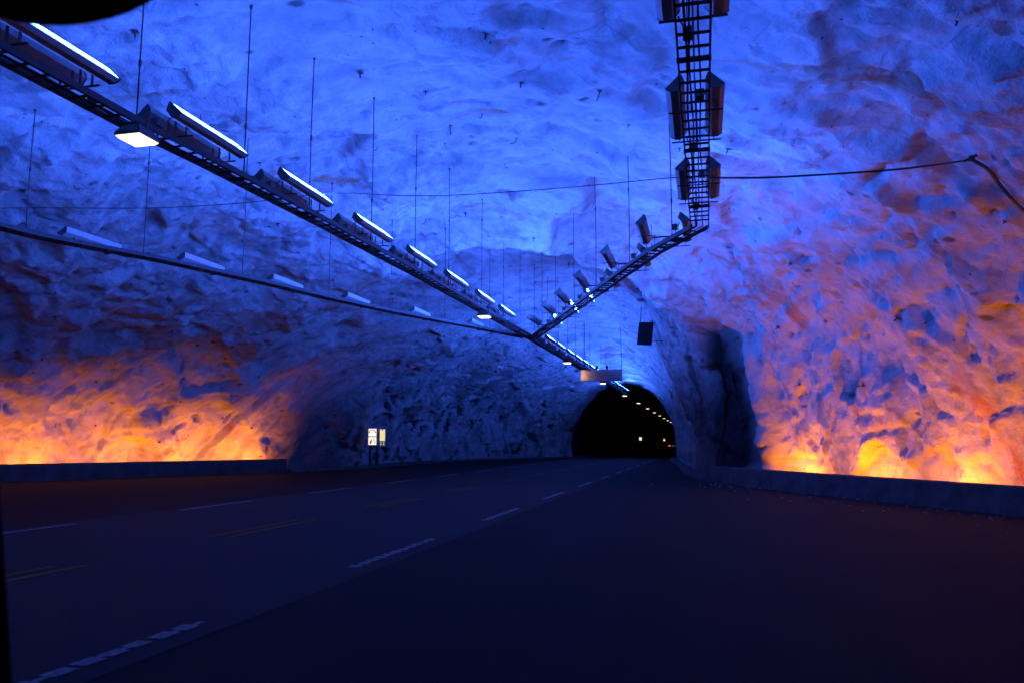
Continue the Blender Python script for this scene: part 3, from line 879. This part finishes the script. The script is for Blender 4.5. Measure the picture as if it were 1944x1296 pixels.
small_sign(-12.0, 157, 'small lit sign, nearer of the two on the left tunnel wall')
small_sign(-12.0, 253, 'small lit sign, farther of the two, beside the red tail lights')

# ------------------------------------------------------------------ dark panel on the tunnel arch
o = empty('dark_panel', (-2.71, 40.0, 6.3)); tag(o, 'dark rectangular panel hung on the rock at the right of the tunnel arch', 'panel')
mt = Matrix.Rotation(R(7), 3, 'Y') @ Matrix.Rotation(R(-25), 3, 'Z')
mb = MB(o.location); mb.box((-2.71, 40.0, 6.95), (.78, .14, 1.15), mt); mb.build('panel', simple('dull_black_sheet', (.006, .006, .007), .8, 0, .2, 6, .05), o, bevel=.015)
mb = MB(o.location); mb.box((-2.71, 39.92, 6.95), (.70, .02, 1.06), mt); mb.build('cover_plate', simple('dark_cover_plate', (.008, .008, .009), .8, 0, .2, 6, .05), o)
for a in (-.28, .28):
    mb = MB(o.location); mb.tube([(-2.66 + a, 40.03, 7.45), (-2.6 + a, 40.1, roof_z(-2.6 + a, 40.1) + .2)], .02, 6); mb.build('hanger', M['steel'], o)
mb = MB(o.location); mb.tube([(-2.5, 40.06, 6.6), (-0.2, 40.3, 6.5)], .02, 6); mb.build('bracket', M['steel'], o)

# ------------------------------------------------------------------ car far ahead in the tunnel
def far_car(x_, y_):
    o = empty('car', (x_, y_, 0.0)); tag(o, 'dark car with red tail lights driving away inside the tunnel', 'car')
    L = o.location
    paint = simple('dark_car_paint', (.02, .02, .025), .3, 0, .1); glass = simple('dark_car_glass', (.01, .012, .015), .1)
    prof = [(0, .35), (0, .95), (.15, 1.0), (.75, 1.42), (2.1, 1.46), (2.9, 1.02), (4.1, .85), (4.25, .4)]
    mb = MB(L); n = len(prof); vs_ = []
    for sg in (-1, 1):
        for a, b in prof: vs_.append((x_ + sg * (.88 if b < 1.03 else .68), y_ + a, b))
    fs = [tuple(range(n)), tuple(range(n, 2 * n))] + [(i, (i + 1) % n, n + (i + 1) % n, n + i) for i in range(n)]
    mb.add(vs_, fs); mb.build('body', paint, o, bevel=.04)
    mb = MB(L); mb.add([(x_ - .66, y_ + .26, 1.06), (x_ + .66, y_ + .26, 1.06), (x_ + .6, y_ + .70, 1.38), (x_ - .6, y_ + .70, 1.38)], [(0, 1, 2, 3)])
    for v_ in range(4): mb.v[v_] = (mb.v[v_][0], mb.v[v_][1] - .06, mb.v[v_][2] + .02)
    mb.build('rear_window', glass, o)
    red = emit('red_tail_lamp', (1.0, .04, .05), 9.0)
    for sg in (-1, 1):
        mb = MB(L); mb.box((x_ + sg * .72, y_ - .02, .82), (.22, .06, .15)); mb.build('tail_light', red, o)
    mb = MB(L); mb.box((x_, y_ - .02, .78), (.5, .02, .11)); mb.build('number_plate', emit('lit_number_plate', (.8, .6, .3), .25), o)
    mb = MB(L); mb.box((x_, y_ - .05, .45), (1.7, .14, .2)); mb.build('bumper', M['soft_black'], o, bevel=.03)
    wm = MB().tube([(-.1, 0, 0), (.1, 0, 0)], .31, 16).mesh('tyre', M['soft_black']); rm = MB().tube([(-.11, 0, 0), (.11, 0, 0)], .19, 12).mesh('rim', M['housing'])
    for sg in (-1, 1):
        for a in (.85, 3.4):
            w = link('wheel', wm, o, (sg * .82, a, .31)); link('rim', rm, w)
far_car(-6.0, 163)

# ------------------------------------------------------------------ inside of the vehicle the view is taken from
def from_cam(px, py, depth):
    return CAM_M @ Vector(((px - 972) / 1500 * depth, (648 - py) / 1500 * depth, -depth))
rot = CAM_M.to_3x3()
def blob(c, rx, ry, rz, e, mrot, nu=40, nv=24):
    sp = lambda v_, k: math.copysign(abs(v_) ** k, v_)
    mb = MB(c); vs_, fs = [], []
    for j in range(nv + 1):
        b = -math.pi / 2 + math.pi * j / nv
        for i in range(nu):
            a = 2 * math.pi * i / nu
            pt = Vector((rx * sp(math.cos(b), e) * sp(math.cos(a), e), ry * sp(math.cos(b), e) * sp(math.sin(a), e), rz * sp(math.sin(b), e)))
            vs_.append(Vector(c) + mrot @ pt)
    for j in range(nv):
        for i in range(nu):
            i2 = (i + 1) % nu
            fs.append((j * nu + i, j * nu + i2, (j + 1) * nu + i2, (j + 1) * nu + i))
    mb.add(vs_, fs); return mb
c = from_cam(110, -152, 0.62)
o = empty('rear_view_mirror', c); tag(o, 'dark rear view mirror edge close overhead at the top left', 'mirror')
blob(c, .112, .083, .022, .95, rot @ Matrix.Rotation(R(3), 3, 'Z')).build('housing', M['black'], o, True)
mb = MB(c); k = rot @ Vector((0, 1, 0)); mb.tube([c, c + k * .05 + rot @ Vector((0, 0, -.03)), c + k * .12 + rot @ Vector((0, 0, -.06))], .011, 10); mb.build('stem', M['soft_black'], o, True)
g = blob(c + rot @ Vector((0, 0, .016)), .100, .072, .010, .95, rot @ Matrix.Rotation(R(3), 3, 'Z')).build('mirror_glass', simple('mirror_glass', (.55, .55, .55), .04, 1.0, .02), o, True)
# dashboard, pillar and roof lining of the same vehicle, mostly out of view
o = empty('vehicle_interior', (0, .2, .9)); tag(o, 'black dashboard hump and door pillar at the left edge of the view', 'vehicle interior')
mb = MB(o.location)
a, b = from_cam(5, 1400, .62), from_cam(-70, -200, .70)
mb.tube([a, a.lerp(b, .5) + rot @ Vector((-.004, 0, 0)), b], [.009, .0075, .007], 12); mb.build('door_pillar', M['soft_black'], o, True)
c2 = from_cam(212, 1330, .55)
blob(c2, .031, .037, .03, .72, rot).build('dashboard_hump', M['soft_black'], o, True)
c3 = from_cam(700, 1660, .62)
blob(c3, .62, .085, .17, .5, rot).build('dashboard', M['soft_black'], o, True)
c4 = from_cam(500, -330, .62)
blob(c4, .60, .03, .12, .5, rot).build('roof_lining', M['soft_black'], o, True)
